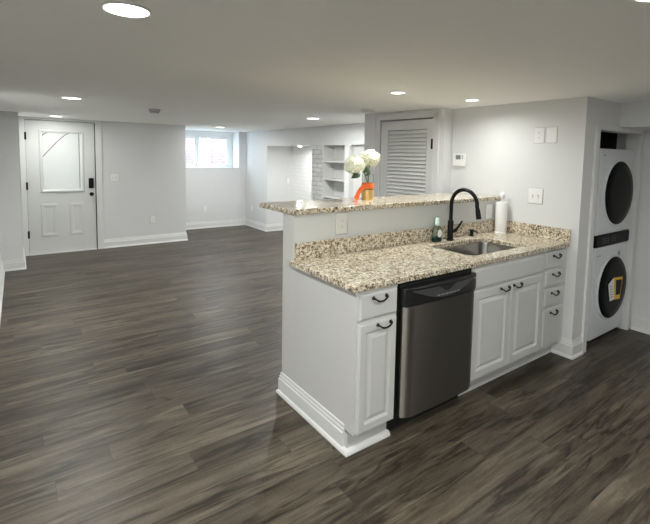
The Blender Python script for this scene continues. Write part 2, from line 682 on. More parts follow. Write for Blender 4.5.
mb.box(1.225, WY+0.032, 1.325, 1.710, WY+0.038, 1.880)
mb.box(1.81, WY+0.032, 1.325, 2.407, WY+0.038, 1.880)
mb.build('window_pane', GLASS, win)
mb = MB()
mb.box(WX0, FY-0.006, WZ0, WX1-0.001, WY, WZ0+0.008)
mb.build('window_sill', TRIM, win)

# daylight comes in here
pl = bpy.data.lights.new('window portal', 'AREA')
pl.shape = 'RECTANGLE'
pl.size, pl.size_y = 1.30, 0.66
pl.cycles.is_portal = True
po = bpy.data.objects.new('window_portal', pl)
COL.objects.link(po)
po.location = (1.85, WY+0.12, 1.60)
po.rotation_euler = (-PI/2, 0, 0)

# the house across the yard
house = thing('brick_house', (2.6, 10.6, 0), 'red brick house wall seen outside through the high window', 'building')
MB().box(-1.2, 10.6, -0.2, 7.0, 10.9, 4.5).build('brick_wall', RBRICK, house)
mb = MB()
for x in (2.78, 3.06):
    mb.box(x, 10.55, 1.2, x+0.06, 10.6, 2.6)
mb.box(2.84, 10.55, 1.2, 3.06, 10.6, 1.3)
fr = mb.build('window_surround', UPVC, house)
MB().box(2.84, 10.58, 1.3, 3.06, 10.6, 2.6).build('pane', mat('outside pane', (0.11, 0.09, 0.085), 0.3), fr)
sbox('ground_outside', mat('concrete', (0.30, 0.29, 0.28), 0.9), (-6, 7.75, -0.3, 9, 14, -0.02))

# ------------------------------------------------------------------ entry door
d1 = bpy.data.objects.new('door_1', None)
COL.objects.link(d1)
d1.location = (-0.8, EY+0.03, 0)
struct(d1)
DX0, DX1, DY = -1.2445, -0.362, EY+0.012
mb = MB()
gx0, gx1, gz0, gz1 = -1.075, -0.520, 0.935, 1.850
mb.box(DX0, DY, 0.012, gx0, DY+0.044, 1.992)
mb.box(gx1, DY, 0.012, DX1, DY+0.044, 1.992)
mb.box(gx0, DY, gz1, gx1, DY+0.044, 1.992)
mb.box(gx0, DY, 0.012, gx1, DY+0.044, gz0)
mb.build('door_leaf', DOORP, d1, smooth=False)


def ring_frame(x0, z0, x1, z1, y, wd, th):
    """moulded rectangular frame standing off a wall that faces -y"""
    mb = MB()
    loops = []
    for ins, out in ((0, 0), (0.25, 1.0), (0.6, 1.0), (1.0, 0.25), (1.0, -0.4)):
        a = ins*wd
        loops.append([(x0+a, y-out*th, z0+a), (x1-a, y-out*th, z0+a), (x1-a, y-out*th, z1-a), (x0+a, y-out*th, z1-a)])
    mb.loft(loops, False, False)
    return mb


ring_frame(gx0-0.012, gz0-0.012, gx1+0.012, gz1+0.012, DY, 0.045, 0.016).build('glass_frame', DOORP, d1, smooth=False)
px0, px1, pz0, pz1 = gx0+0.022, gx1-0.022, gz0+0.022, gz1-0.022
pane = MB().box(px0, DY+0.008, pz0, px1, DY+0.016, pz1).build('frosted_pane', FROST, d1)


def smoothpath(P, n=6):
    P = [Vector(p) for p in P]
    out = []
    for i in range(len(P)-1):
        a = P[max(i-1, 0)]
        b_, c = P[i], P[i+1]
        d = P[min(i+2, len(P)-1)]
        for k in range(n):
            t = k/n
            out.append(0.5*((2*b_)+(c-a)*t+(2*a-5*b_+4*c-d)*t*t+(3*b_-a-3*c+d)*t**3))
    out.append(P[-1])
    return out


mb = MB()
yy = DY+0.007
mb.tube(smoothpath([(-1.052, yy, 1.449), (-0.949, yy, 1.576), (-0.845, yy, 1.699), (-0.739, yy, 1.80), (-0.66, yy, 1.826)]), 0.0055, 6)
mb.tube(smoothpath([(-1.052, yy, 1.75), (-1.03, yy, 1.787), (-0.992, yy, 1.811), (-0.95, yy, 1.826)]), 0.0055, 6)
mb.tube([(-0.572, yy, pz0), (-0.572, yy, pz1)], 0.004, 6)
mb.build('caming', CAMING, pane)
for (a, c) in ((-1.09, -0.872), (-0.722, -0.535)):
    mb = MB()
    loops = []
    z0, z1 = 0.262, 0.755
    for ins, out in ((0, 0), (0.012, -0.008), (0.028, -0.008), (0.065, 0.004), (0.066, 0.004)):
        loops.append([(a+ins, DY-out-0.0005, z0+ins), (c-ins, DY-out-0.0005, z0+ins), (c-ins, DY-out-0.0005, z1-ins), (a+ins, DY-out-0.0005, z1-ins)])
    # a framed raised field standing slightly proud of the leaf
    loops = [[(x, DY-0.0005-(DY-0.0005-(2*(DY-0.004)-y))*0.6, z) for x, y, z in lp] for lp in loops]
    mb.loft(loops, False, True)
    mb.build('panel', DOORP, d1, smooth=False)
for z in (1.76, 1.03, 0.31):
    MB().box(DX0-0.014, EY-0.021, z-0.055, DX0+0.010, DY, z+0.055).build('hinge', BLACK, d1, bevel=0.003)
mb = MB()
mb.box(-0.455, DY-0.022, 0.975, -0.385, DY, 1.135)
lk = mb.build('keypad_lock', BLACK, d1, bevel=0.012)
MB().lathe([(0.026, 0), (0.026, 0.008), (0.012, 0.012), (0.012, 0.03), (0.027, 0.036), (0.030, 0.05), (0.022, 0.062)], (-0.42, DY, 0.885), 20, 'y').build('knob', BLACK, d1)
MB().box(DX1+0.002, EY-0.006, 0.0, DX1+0.012, EY+0.04, 1.99).build('weatherstrip', DULLB, d1)
MB().box(DX0, EY-0.001, 1.9925, DX1, EY+0.02, 1.9985).build('weatherstrip', SLOT, d1)
MB().box(DX0-0.0035, EY-0.001, 0.012, DX0, EY+0.02, 1.9985).build('weatherstrip', SLOT, d1)
MB().box(DX0, EY-0.02, 0.0, DX1, EY+0.10, 0.011).build('threshold', TRIM, d1)

# ------------------------------------------------------------------ louvered closet door
d2 = bpy.data.objects.new('door_2', None)
COL.objects.link(d2)
q = CT((0.48, 0.01, 0))
d2.location = q
struct(d2)
mb = MB()
D0, D1_ = 0.133, 0.818
for s0, s1, z0, z1 in ((D0, 0.206, 0.012, 1.938), (0.722, D1_, 0.012, 1.938), (0.206, 0.722, 1.840, 1.938), (0.206, 0.722, 0.90, 1.06), (0.206, 0.722, 0.012, 0.20)):
    mb.box(s0, 0.002, z0, s1, 0.036, z1, T=CT)
mb.build('door_frame', TRIM, d2, bevel=0.002, smooth=False)
for z0, z1 in ((1.06, 1.840), (0.20, 0.90)):
    mb = MB()
    n = int((z1-z0)/0.0385)
    for i in range(n):
        z = z0+(i+0.5)*(z1-z0)/n
        pts = [(0.003, z-0.018), (0.007, z-0.023), (0.034, z+0.008), (0.030, z+0.013)]
        mb.loft([[CT((s, d, zz)) for d, zz in pts] for s in (0.206, 0.722)])
    mb.build('louver_panel', LOUV, d2, smooth=False)
for z in (1.69, 0.25):
    MB().box(0.118, -0.019, z-0.05, 0.142, 0.001, z+0.05, T=CT).build('hinge', BLACK, d2, bevel=0.002)

# ------------------------------------------------------------------ peninsula cabinets
CD = 0.60     # cabinet depth
FR = 0.0      # face-frame front plane
TK = 0.072    # toe-kick board front plane


def pull(parent, x, z, y, wd=0.090):
    """drooping bail pull with flared feet"""
    mb = MB()
    h = wd/2
    path = [(-h, 0, 0.004), (-h, -0.012, 0.004), (-h*0.88, -0.017, 0.000), (-h*0.5, -0.018, -0.011), (0, -0.018, -0.015), (h*0.5, -0.018, -0.011), (h*0.88, -0.017, 0.000), (h, -0.012, 0.004), (h, 0, 0.004)]
    path = smoothpath([(x+a, y+b_, z+c) for a, b_, c in path], 4)
    k = len(path)-1
    rr = [0.0034+0.0016*math.sin(PI*i/k) for i in range(k+1)]
    mb.tube(path, rr, 8)
    for sgn in (-1, 1):
        mb.lathe([(0.0105, 0), (0.010, 0.003), (0.006, 0.008), (0.0055, 0.014)], (x+sgn*h, y, z+0.004), 12, 'y')
    return mb.build('handle', BRONZE, parent)


def slab_front(parent, name, x0, z0, x1, z1):
    """drawer front with a small eased edge"""
    mb = MB()
    y = FR
    loops = []
    for ins, out in ((0.0, 0.0), (0.0, 0.012), (0.006, 0.019)):
        loops.append([(x0+ins, y-out, z0+ins), (x1-ins, y-out, z0+ins), (x1-ins, y-out, z1-ins), (x0+ins, y-out, z1-ins)])
    mb.loft(loops, True, True)
    return mb.build(name, CAB, parent, smooth=False)


def raised_door(parent, x0, z0, x1, z1, rail=0.058):
    mb = MB()
    y = FR
    loops = []
    for ins, out in ((0.0, 0.0), (0.0, 0.014), (0.005, 0.019), (rail-0.006, 0.019), (rail, 0.007), (rail+0.006, 0.005), (rail+0.032, 0.018)):
        loops.append([(x0+ins, y-out, z0+ins), (x1-ins, y-out, z0+ins), (x1-ins, y-out, z1-ins), (x0+ins, y-out, z1-ins)])
    mb.loft(loops, True, True)
    return mb.build('door', CAB, parent, smooth=False)


def carcass(parent, x0, x1, stiles, rails, left_panel=False):
    mb = MB()
    z0, z1 = 0.115, 0.879
    t = 0.018
    if left_panel:      # finished end with a toe notch
        pts = [(0.0, z0), (0.0, z1), (0.6198, z1), (0.6198, 0.0), (0.078, 0.0), (0.078, z0)]
        mb.loft([[(x0, y, z) for y, z in pts], [(x0+t, y, z) for y, z in pts]])
    else:
        mb.box(x0, 0.02, z0, x0+t, CD, z1)
    mb.box(x1-t, 0.02, z0, x1, CD, z1)
    mb.box(x0+t, 0.02, z0, x1-t, CD, z0+t)
    mb.box(x0+t, CD-0.01, z0+t, x1-t, CD, z1)
    for a, c in stiles:
        mb.box(a, 0.0, z0, c, 0.02, z1)
    for (a, c, za, zb) in rails:
        mb.box(a, -0.0008, za, c, 0.0195, zb)
    mb.box(x0+(t if left_panel else 0), 0.078, 0.0, x1, 0.096, z0)
    return mb.build('carcass', CAB, parent, smooth=False)


# narrow cabinet at the free end
c1 = thing('base_cabinet', (0.14, 0.3, 0), 'narrow white cabinet with one drawer at the free end of the peninsula', 'cabinet')
carcass(c1, 0.0, 0.278, [(0.018, 0.032), (0.262, 0.278)], [(0.032, 0.262, 0.115, 0.14), (0.032, 0.262, 0.70, 0.73), (0.032, 0.262, 0.855, 0.879)], True)
dr = slab_front(c1, 'drawer', 0.012, 0.729, 0.268, 0.859)
pull(dr, 0.140, 0.830, FR-0.019)
dd = raised_door(c1, 0.012, 0.126, 0.268, 0.702, 0.048)
pull(dd, 0.175, 0.682, FR-0.019)
mb = MB()
mb.box(-0.010, -0.006, 0.862, 0.0, 0.60, 0.879)
mb.box(0.0, -0.006, 0.862, 0.278, 0.0, 0.879)
mb.build('top_rail', CAB, c1, smooth=False)
struct(sweep([(-0.0003, 0.30), (-0.0003, 0.050), (0.285, 0.050)], SHOEP).build('trim_shoe_end', TRIM, smooth=False))
mb = MB()
mb.box(0.0, 0.0505, 0.0, 0.278, 0.0775, 0.10)
mb.build('toe_board', CAB, c1, smooth=False)

# sink cabinet
c2 = thing('sink_cabinet', (1.35, 0.3, 0), 'white double-door cabinet under the sink, right of the dishwasher', 'cabinet')
carcass(c2, 0.928, 1.775, [(0.928, 0.955), (1.325, 1.36), (1.75, 1.775)], [(0.955, 1.75, 0.115, 0.15), (0.955, 1.75, 0.715, 0.75), (0.955, 1.75, 0.85, 0.879)])
slab_front(c2, 'false_front', 0.936, 0.735, 1.767, 0.855)
dd = raised_door(c2, 0.936, 0.135, 1.345, 0.717)
pull(dd, 1.268, 0.690, FR-0.019)
dd = raised_door(c2, 1.351, 0.135, 1.767, 0.717)
pull(dd, 1.418, 0.690, FR-0.019)

# drawer stack
c3 = thing('drawer_cabinet', (1.95, 0.3, 0), 'narrow white four-drawer cabinet against the kitchen wall', 'cabinet')
carcass(c3, 1.777, 2.129, [(1.777, 1.80), (2.066, 2.129)], [(1.80, 2.066, 0.115, 0.15), (1.80, 2.066, 0.43, 0.455), (1.80, 2.066, 0.575, 0.60), (1.80, 2.066, 0.72, 0.745), (1.80, 2.066, 0.85, 0.879)])
for z0, z1, zp in ((0.745, 0.868, 0.832), (0.603, 0.722, 0.690), (0.455, 0.577, 0.545), (0.142, 0.428, 0.393)):
    dr = slab_front(c3, 'drawer', 1.799, z0, 2.066, z1)
    pull(dr, 1.935, zp, FR-0.019)
struct(sweep([(0.926, TK+0.006), (2.115, TK+0.006)], [(0, 0), (0.012, 0), (0.010, 0.012), (0, 0.016)]).build('trim_shoe_front', TRIM, smooth=False))

# ------------------------------------------------------------------ dishwasher
dw = thing('dishwasher', (0.6, 0.3, 0), 'stainless steel dishwasher with black control panel between the white cabinets', 'dishwasher')
X0, X1 = 0.300, 0.922
MB().box(X0, 0.0, 0.10, X1, 0.58, 0.872).build('tub', DULLB, dw)
MB().box(X0, 0.06, 0.0, X1, 0.09, 0.10).build('kick_plate', DULLB, dw)


def bowed(x0, x1, z0, z1, y0, yend, ymid, n=20, edge=0.012):
    """a front that bows outward in plan, extruded in z"""
    pts = []
    for i in range(n+1):
        t = i/n
        x = x0+(x1-x0)*t
        u = 2*t-1
        y = yend+(ymid-yend)*(1-u*u)
        e = min(t, 1-t)*(x1-x0)
        if e < edge:
            y += (0.9*(edge-e) if edge < 0.02 else 0.024*((edge-e)/edge)**2)
        pts.append((x, y))
    back = [(x1, y0), (x0, y0)]
    mb = MB()
    P = pts+back
    mb.loft([[(x, y, z0) for x, y in P], [(x, y, z1) for x, y in P]])
    return mb


bowed(X0, X1, 0.122, 0.748, 0.0, -0.052, -0.060, n=40, edge=0.07).build('door', STEEL, dw, bevel=0.003)
pn = bowed(X0, X1, 0.750, 0.852, 0.0, -0.050, -0.066).build('control_panel', GLOSSP, dw, bevel=0.006)


def panel_y(x, off=0.0):
    u = 2*(x-X0)/(X1-X0)-1
    return -0.050-0.016*(1-u*u)-off


# lens-shaped raised field with the pocket handle in its middle
mb = MB()
lo, hi = [], []
xs = [X0+0.045+(X1-X0-0.09)*i/24 for i in range(25)]
fr_, bk_ = [], []
for i, x in enumerate(xs):
    t = i/24
    zt = 0.836-0.004*math.sin(PI*t)
    zb_ = 0.832-0.062*math.sin(PI*t)
    lo.append((x, panel_y(x, 0.004), zb_))
    hi.append((x, panel_y(x, 0.004), zt))
for i in range(24):
    mb.poly([lo[i], lo[i+1], hi[i+1], hi[i]])
    mb.poly([(lo[i][0], lo[i][1]+0.006, lo[i][2]), (lo[i+1][0], lo[i+1][1]+0.006, lo[i+1][2]), lo[i+1], lo[i]])
    mb.poly([hi[i], hi[i+1], (hi[i+1][0], hi[i+1][1]+0.006, hi[i+1][2]), (hi[i][0], hi[i][1]+0.006, hi[i][2])])
mb.build('panel_field', DARKP, pn)
mb = MB()
xc = 0.615
loopA, loopB = [], []
for i in range(13):
    t = i/12
    x = xc-0.07+0.14*t
    zt, zb_ = 0.834, 0.832-0.028*math.sin(PI*t)**1.5
    loopA.append((x, panel_y(x, 0.0052), zt))
    loopB.append((x, panel_y(x, 0.0052), zb_))
for i in range(12):
    mb.poly([loopB[i], loopB[i+1], loopA[i+1], loopA[i]])
mb.build('pocket_handle', DULLB, pn)
mb = MB()
for i in range(6):
    x = 0.53+i*0.034
    mb.box(x, panel_y(x, 0.0062), 0.782, x+0.022, panel_y(x, 0.003), 0.788)
mb.build('button_row', GREYM, pn)
mb = MB()
for i in range(5):
    z = 0.800+i*0.007
    mb.box(0.335, panel_y(0.36, 0.0035), z, 0.425, panel_y(0.36, -0.004), z+0.0035)
mb.build('vent', DULLB, pn)
MB().lathe([(0.011, 0), (0.011, 0.004), (0.007, 0.006)], (0.882, panel_y(0.882)+0.003, 0.826), 16, 'y').build('badge', CHROME, pn)

# ------------------------------------------------------------------ worktop, splashes, bar top
SX0, SX1, SY0, SY1 = 1.050, 1.705, 0.088, 0.470


def slab_with_hole(outer, hole, z0, z1):
    mb = MB()
    bm = mb.bm
    rings = {}
    for z in (z0, z1):
        a = [Vector((x, y, z)) for x, y in outer]
        h = [Vector((x, y, z)) for x, y in hole]
        vs = [bm.verts.new(p) for p in a+h]
        tris = tessellate_polygon([a, h[::-1]])
        # index order of the tessellation follows outer, then the reversed hole
        idx = list(range(len(a)))+[len(a)+len(h)-1-i for i in range(len(h))]
        for t in tris:
            try:
                bm.faces.new([vs[idx[i]] for i in t])
            except ValueError:
                pass
        rings[z] = (vs[:len(a)], vs[len(a):])
    for k in (0, 1):
        A, B = rings[z0][k], rings[z1][k]
        for i in range(len(A)):
            j = (i+1) % len(A)
            bm.faces.new((A[i], A[j], B[j], B[i]))
    return mb


outer = [(-0.032, -0.0225), (KW-0.001, -0.0225), (KW-0.001, 0.6195), (0.0, 0.6195), (-0.032, 0.6195)]
hole = rrect(SX0, SY0, SX1, SY1, 0.065, 8)
ct = slab_with_hole(outer, hole, 0.8795, 0.914).build('countertop', GRAN, bevel=0.005, smooth=True, angle=20)
tag(ct, 'lower speckled beige granite countertop with the sink cut into it', 'countertop')
bs = MB().box(0.006, 0.600, 0.914, KW-0.001, 0.6195, 1.016).build('backsplash', GRAN, bevel=0.003)
tag(bs, 'long granite backsplash strip along the half wall behind the faucet', 'backsplash')
ss = MB().box(KW-0.021, -0.0225, 0.914, KW-0.001, 0.600, 1.016).build('side_splash', GRAN, bevel=0.003)
tag(ss, 'short granite splash strip on the kitchen wall at the counter end', 'backsplash')
bt = MB().prism([(-0.015, 0.602), (KW-0.001, 0.602), (KW-0.001, 1.06), (-0.015, 1.06)], 1.1905, 1.224).build('bar_top', GRAN, bevel=0.007, seg=3)
tag(bt, 'raised granite bar top on the half wall, flower vase standing on it', 'bar top')

# sink
sk = thing('sink', (1.378, 0.275, 0.70), 'undermount stainless steel sink in the granite countertop', 'sink')
mb = MB()
loops = []
for ins, z, r in ((-0.020, 0.8785, 0.075), (-0.004, 0.8785, 0.065), (0.0, 0.860, 0.06), (0.006, 0.74, 0.06), (0.016, 0.705, 0.055), (0.045, 0.695, 0.04), (0.13, 0.690, 0.02)):
    loops.append([(x, y, z) for x, y in rrect(SX0+ins, SY0+ins, SX1-ins, SY1-ins, r, 8)])
mb.loft(loops, False, True)
bowl = mb.build('bowl', SINKM, sk, angle=50)
md = bowl.modifiers.new('thick', 'SOLIDIFY')
md.thickness = 0.0015
md.offset = -1
MB().lathe([(0.042, 0), (0.042, 0.003), (0.034, 0.004), (0.030, 0.001)], (1.378, 0.275, 0.690), 20).build('drain', CHROME, sk)

# faucet
fx, fy, fz = 1.373, 0.537, 0.914
fc = thing('faucet', (fx, fy, fz), 'matte black gooseneck kitchen faucet behind the sink', 'faucet')
MB().lathe([(0.030, 0), (0.030, 0.006), (0.024, 0.010)], (fx, fy, fz), 20).build('base', BLACK, fc)
MB().lathe([(0.0225, 0.006), (0.0225, 0.150), (0.019, 0.156)], (fx, fy, fz), 20).build('body', BLACK, fc)
R = 0.118
path = [(fx, fy, fz+0.15), (fx, fy, fz+0.22), (fx, fy, fz+0.286)]
for i in range(1, 15):
    a = PI*i/15
    path.append((fx, fy-R+R*math.cos(a), fz+0.286+R*math.sin(a)))
path += [(fx, fy-2*R+0.002, fz+0.286), (fx, fy-2*R-0.006, fz+0.262)]
MB().tube(path, 0.0145, 14).build('spout', BLACK, fc)
MB().tube([(fx, fy-2*R-0.004, fz+0.268), (fx, fy-2*R-0.010, fz+0.236), (fx, fy-2*R-0.018, fz+0.196)], [0.0165, 0.0185, 0.0195], 16).build('spray_head', BLACK, fc)
MB().tube([(fx+0.010, fy-0.004, fz+0.066), (fx+0.040, fy-0.018, fz+0.076), (fx+0.052, fy-0.024, fz+0.092), (fx+0.088, fy-0.042, fz+0.150)], [0.016, 0.015, 0.010, 0.0065], 12).build('lever', BLACK, fc)

# built-in soap pump
sp_ = thing('soap_dispenser', (1.669, 0.555, 0.914), 'small black soap pump set in the counter right of the faucet', 'soap dispenser')
MB().lathe([(0.019, 0), (0.019, 0.005), (0.0135, 0.008), (0.0135, 0.034), (0.016, 0.036), (0.016, 0.052), (0.012, 0.056)], (1.669, 0.555, 0.914), 18).build('pump', BLACK, sp_)
MB().tube([(1.669, 0.555, 0.960), (1.672, 0.530, 0.960), (1.674, 0.500, 0.950)], [0.008, 0.007, 0.0055], 10).build('nozzle', BLACK, sp_)

# dish soap bottle
bx_, by_ = 1.235, 0.552
sb = thing('dish_soap_bottle', (bx_, by_, 0.914), 'small clear dish soap bottle with mint cap left of the faucet', 'bottle')
MB().lathe([(0.034, 0.0), (0.038, 0.006), (0.0385, 0.065), (0.035, 0.095), (0.020, 0.118), (0.0135, 0.126), (0.0135, 0.132)], (bx_, by_, 0.914), 24, sx=1.15, sy=0.8).build('body', BOTTLE, sb)
MB().lathe([(0.032, 0.003), (0.0365, 0.007), (0.037, 0.034)], (bx_, by_, 0.914), 24, sx=1.15, sy=0.8).build('soap', TEAL, sb)
MB().lathe([(0.0175, 0.130), (0.0175, 0.152), (0.0155, 0.156), (0.0145, 0.176), (0.011, 0.182)], (bx_, by_, 0.914), 18).build('cap', MINT, sb)
mb = MB()
mb.lathe([(0.028, 0), (0.0275, 0.002)], (bx_-0.004, by_-0.0300, 0.914+0.066), 20, 'y', sx=0.85, sy=1.05)
lb = mb.build('label', PAPER, sb)

# paper towels
px_, py_ = 2.052, 0.538
ph = thing('paper_towel_holder', (px_, py_, 0.914), 'white paper towel stand with round finial in the counter corner', 'paper towel holder')
MB().lathe([(0.052, 0), (0.052, 0.006), (0.046, 0.010)], (px_, py_, 0.914), 28).build('base', PLATE, ph)
MB().lathe([(0.008, 0.008), (0.010, 0.300), (0.018, 0.306), (0.021, 0.320), (0.019, 0.338), (0.010, 0.352), (0.003, 0.355)], (px_, py_, 0.914), 16).build('rod', PLATE, ph)
mb = MB()
loops = []
n = 40
for r, z in ((0.016, 0.013), (0.0445, 0.013), (0.046, 0.018), (0.046, 0.262), (0.0445, 0.267), (0.016, 0.267)):
    lp = []
    for i in range(n):
        a = 2*PI*i/n
        rr = r+(0.004*(i/n) if r > 0.03 else 0)
        lp.append((px_+rr*math.cos(a+2.2), py_+rr*math.sin(a+2.2), 0.914+z))
    loops.append(lp)
loops.append(loops[0])
mb.loft(loops, False, False)
pt = mb.build('paper_towel_roll', PAPER)
tag(pt, 'white paper towel roll on its stand at the bar end', 'paper towels')

# ------------------------------------------------------------------ plates on walls


def wallframe(plane, u, z, at):
    """maps local (a along, out, up) to the world for plates. plane: 'x-' kitchen wall (faces -x), 'y-' (faces -y)"""
    if plane == 'x-':
        return lambda p: (at-p[1], u-p[0], z+p[2])
    return lambda p: (u+p[0], at-p[1], z+p[2])


def plate(name, plane, u, z, at, wd, ht, label, cat, kind, m=PLATE, group=None):
    T = wallframe(plane, u, z, at)
    t = thing(name, T((0, 0, 0)), label, cat, group)
    mb = MB()
    mb.loft([[T((sx*wd/2*k, o, sz*ht/2*k2)) for sx, sz in ((-1, -1), (1, -1), (1, 1), (-1, 1))] for o, k, k2 in ((0.0012, 1, 1), (0.004, 1, 1), (0.0062, 1-0.006/wd, 1-0.006/ht))])
    mb.build('cover_plate', m, t, smooth=False)
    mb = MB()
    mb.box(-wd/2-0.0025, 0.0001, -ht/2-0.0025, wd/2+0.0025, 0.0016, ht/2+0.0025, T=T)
    mb.build('shadow_rim', GREYP_SHADE, t, smooth=False)  # slightly larger grey rim, painted in as the plate's shadow line
    if kind == 'outlet':
        for s in (-1, 1):
            mb = MB()
            mb.box(-0.016, 0.005, s*0.021-0.013, 0.016, 0.0085, s*0.021+0.013, T=T)
            rc = mb.build('receptacle', m, t, smooth=False)
            mb = MB()
            mb.box(-0.0075, 0.0078, s*0.021-0.002, -0.0050, 0.0088, s*0.021+0.008, T=T)
            mb.box(0.0050, 0.0078, s*0.021-0.002, 0.0075, 0.0088, s*0.021+0.007, T=T)
            mb.box(-0.0022, 0.0078, s*0.021-0.010, 0.0022, 0.0088, s*0.021-0.0055, T=T)
            mb.build('slots', SLOT, rc, smooth=False)
    elif kind.startswith('toggle'):
        n = int(kind[6:])
        for i in range(n):
            a = (i-(n-1)/2)*0.046
            mb = MB()
            mb.box(a-0.0055, 0.005, -0.012, a+0.0055, 0.0068, 0.012, T=T)
            rc = mb.build('toggle_slot', GREYP_SHADE, t, smooth=False)
            mb = MB()
            sg = 1 if i % 2 == 0 else -1
            mb.loft([[T((a+q_[0], 0.006, q_[1])) for q_ in ((-0.0042, -0.005), (0.0042, -0.005), (0.0042, 0.005), (-0.0042, 0.005))],
                     [T((a+q_[0], 0.017, q_[1]+sg*0.008)) for q_ in ((-0.0035, -0.003), (0.0035, -0.003), (0.0035, 0.003), (-0.0035, 0.003))]])
            mb.build('toggle', m, t, smooth=False)
    elif kind == 'rocker':
        mb = MB()
        mb.box(-0.0165, 0.004, -0.033, 0.0165, 0.0068, 0.033, T=T)
        mb.build('rocker', m, t, smooth=False)
        mb = MB()
        for a in (-0.0172, 0.0166):
            mb.box(a, 0.0055, -0.034, a+0.0006, 0.0072, 0.034, T=T)
        mb.build('rocker_gap', SLOT, t, smooth=False)
    return t


plate('wall_outlet', 'x-', 0.277, 1.754, KW, 0.085, 0.125, 'white duplex outlet high on the kitchen wall beside a blank plate', 'outlet', 'outlet')
plate('blank_plate', 'x-', 0.175, 1.754, KW, 0.085, 0.125, 'blank white cover plate high on the kitchen wall', 'cover plate', 'blank')
plate('light_switch', 'x-', 0.282, 1.252, KW, 0.125, 0.125, 'white double toggle switch low on the kitchen wall above the counter', 'light switch', 'toggle2')
plate('wall_outlet', 'y-', 0.366, 1.111, 0.62, 0.092, 0.140, 'pale outlet on the half wall under the left end of the bar', 'outlet', 'outlet', IVORY)
plate('light_switch', 'y-', 1.985, 1.094, 0.62, 0.085, 0.125, 'rocker switch on the half wall beside the paper towels', 'light switch', 'rocker')
plate('light_switch', 'y-', -0.086, 1.140, EY, 0.125, 0.125, 'white double toggle switch beside the front door', 'light switch', 'toggle2')
plate('wall_outlet', 'y-', 0.485, 0.414, EY, 0.075, 0.120, 'white outlet low on the wall right of the front door', 'outlet', 'outlet')
plate('wall_outlet', 'y-', 1.783, 0.405, FY, 0.075, 0.120, 'white outlet low under the high window', 'outlet', 'outlet')
plate('wall_outlet', 'x-', 6.89, 0.405, SW, 0.075, 0.120, 'white outlet low on the wall left of the bright alcove', 'outlet', 'outlet')
plate('light_switch', 'y-', 3.19, 1.02, 6.21, 0.075, 0.120, 'small white switch on the alcove side wall', 'light switch', 'rocker')

# thermostat
T = wallframe('x-', 1.062, 1.538, KW)
th = thing('thermostat', T((0, 0, 0)), 'white wall thermostat with a small grey screen beside the louvered door', 'thermostat')
mb = MB()
mb.box(-0.071, 0.0, -0.062, 0.071, 0.024, 0.062, T=T)
mb.build('housing', PLATE, th, bevel=0.006)
mb = MB()
mb.box(-0.034, 0.022, 0.005, 0.022, 0.0255, 0.046, T=T)
mb.build('screen', mat('lcd grey', (0.20, 0.22, 0.22), 0.2), th)
mb = MB()
for i in range(2):
    mb.box(0.036, 0.022, 0.010+i*0.02, 0.052, 0.0262, 0.022+i*0.02, T=T)
mb.build('button', GREYP_SHADE, th)

# ------------------------------------------------------------------ ceiling fixtures


def downlight(x, y, r, label, z=H, power=1.0, lens=LENS, spread=PI, dome=0.0):
    t = thing('recessed_light', (x, y, z), label, 'ceiling light', 'recessed ceiling lights')
    MB().lathe([(r+0.011, 0), (r+0.011, -0.003), (r+0.006, -0.008), (r, -0.006), (r, 0)], (x, y, z), 32, cap0=False, cap1=False).build('trim_ring', TRIM, t)
    MB().lathe([(r, -0.0052), (r*0.92, -0.0052-dome*0.4), (r*0.7, -0.0052-dome*0.75), (r*0.35, -0.0052-dome*0.96), (0.001, -0.0052-dome)], (x, y, z), 32, cap0=False).build('lens', lens, t)
    ld = bpy.data.lights.new('recessed lamp', 'AREA')
    ld.shape = 'DISK'
    ld.size = 2*r*0.96
    ld.energy = LAMP_W*power
    ld.spread = spread
    ld.color = (0.985, 1.0, 0.965)
    lo_ = bpy.data.objects.new('lamp', ld)
    COL.objects.link(lo_)
    lo_.parent = t
    lo_.location = (0, 0, -0.012-dome)
    return t


downlight(-1.040, -0.010, 0.070, 'largest lit recessed ceiling light, nearest the camera at upper left', power=0.8)
downlight(-0.935, 2.985, 0.072, 'lit recessed ceiling light a few steps in front of the front door', power=1.15)
downlight(-0.893, 5.590, 0.072, 'small lit recessed ceiling light directly above the front door', power=0.35)
downlight(1.768, 3.130, 0.075, 'lit recessed ceiling light in front of the built-in shelves', power=1.6)
downlight(0.955, 0.735, 0.050, 'lit recessed ceiling light above the bar and flower vase', power=0.33, spread=2.8)
downlight(1.683, 0.620, 0.048, 'lit recessed ceiling light near the kitchen wall above the sink', power=0.205, spread=2.8)
downlight(1.635, 5.984, 0.072, 'dim recessed ceiling light in front of the high window', power=0.75)
downlight(0.130, -1.175, 0.078, 'recessed ceiling light cut off by the top edge, upper right', power=0.6)
downlight(2.85, 5.20, 0.036, 'tiny bright light in the top of the white alcove', z=1.7315, power=0.5, dome=0.026)


for x, y, l in ((-1.05, -2.6, 'unseen fill light added behind the camera, built as a recessed light'), (-2.65, -1.3, 'unseen fill light added beside the camera, over the open left side'), (1.66, -1.20, 'recessed ceiling light beyond the right edge, over the kitchen aisle')):  # first two are unseen fill lamps, added to lift the room's brightness
    downlight(x, y, 0.075, l, power=0.21 if x > 0 else 1.8)


def detector(x, y, label, r=0.062, m=PLATE):
    t = thing('smoke_detector', (x, y, H), label, 'smoke detector', 'ceiling smoke detectors')
    MB().lathe([(r, 0), (r, -0.012), (r*0.92, -0.020), (r*0.80, -0.024)], (x, y, H), 28).build('base', m, t)
    MB().lathe([(r*0.78, -0.022), (r*0.78, -0.030)], (x, y, H), 28).build('vent_band', SLOT, t)
    MB().lathe([(r*0.80, -0.029), (r*0.74, -0.040), (r*0.3, -0.043)], (x, y, H), 28).build('cover', m, t)


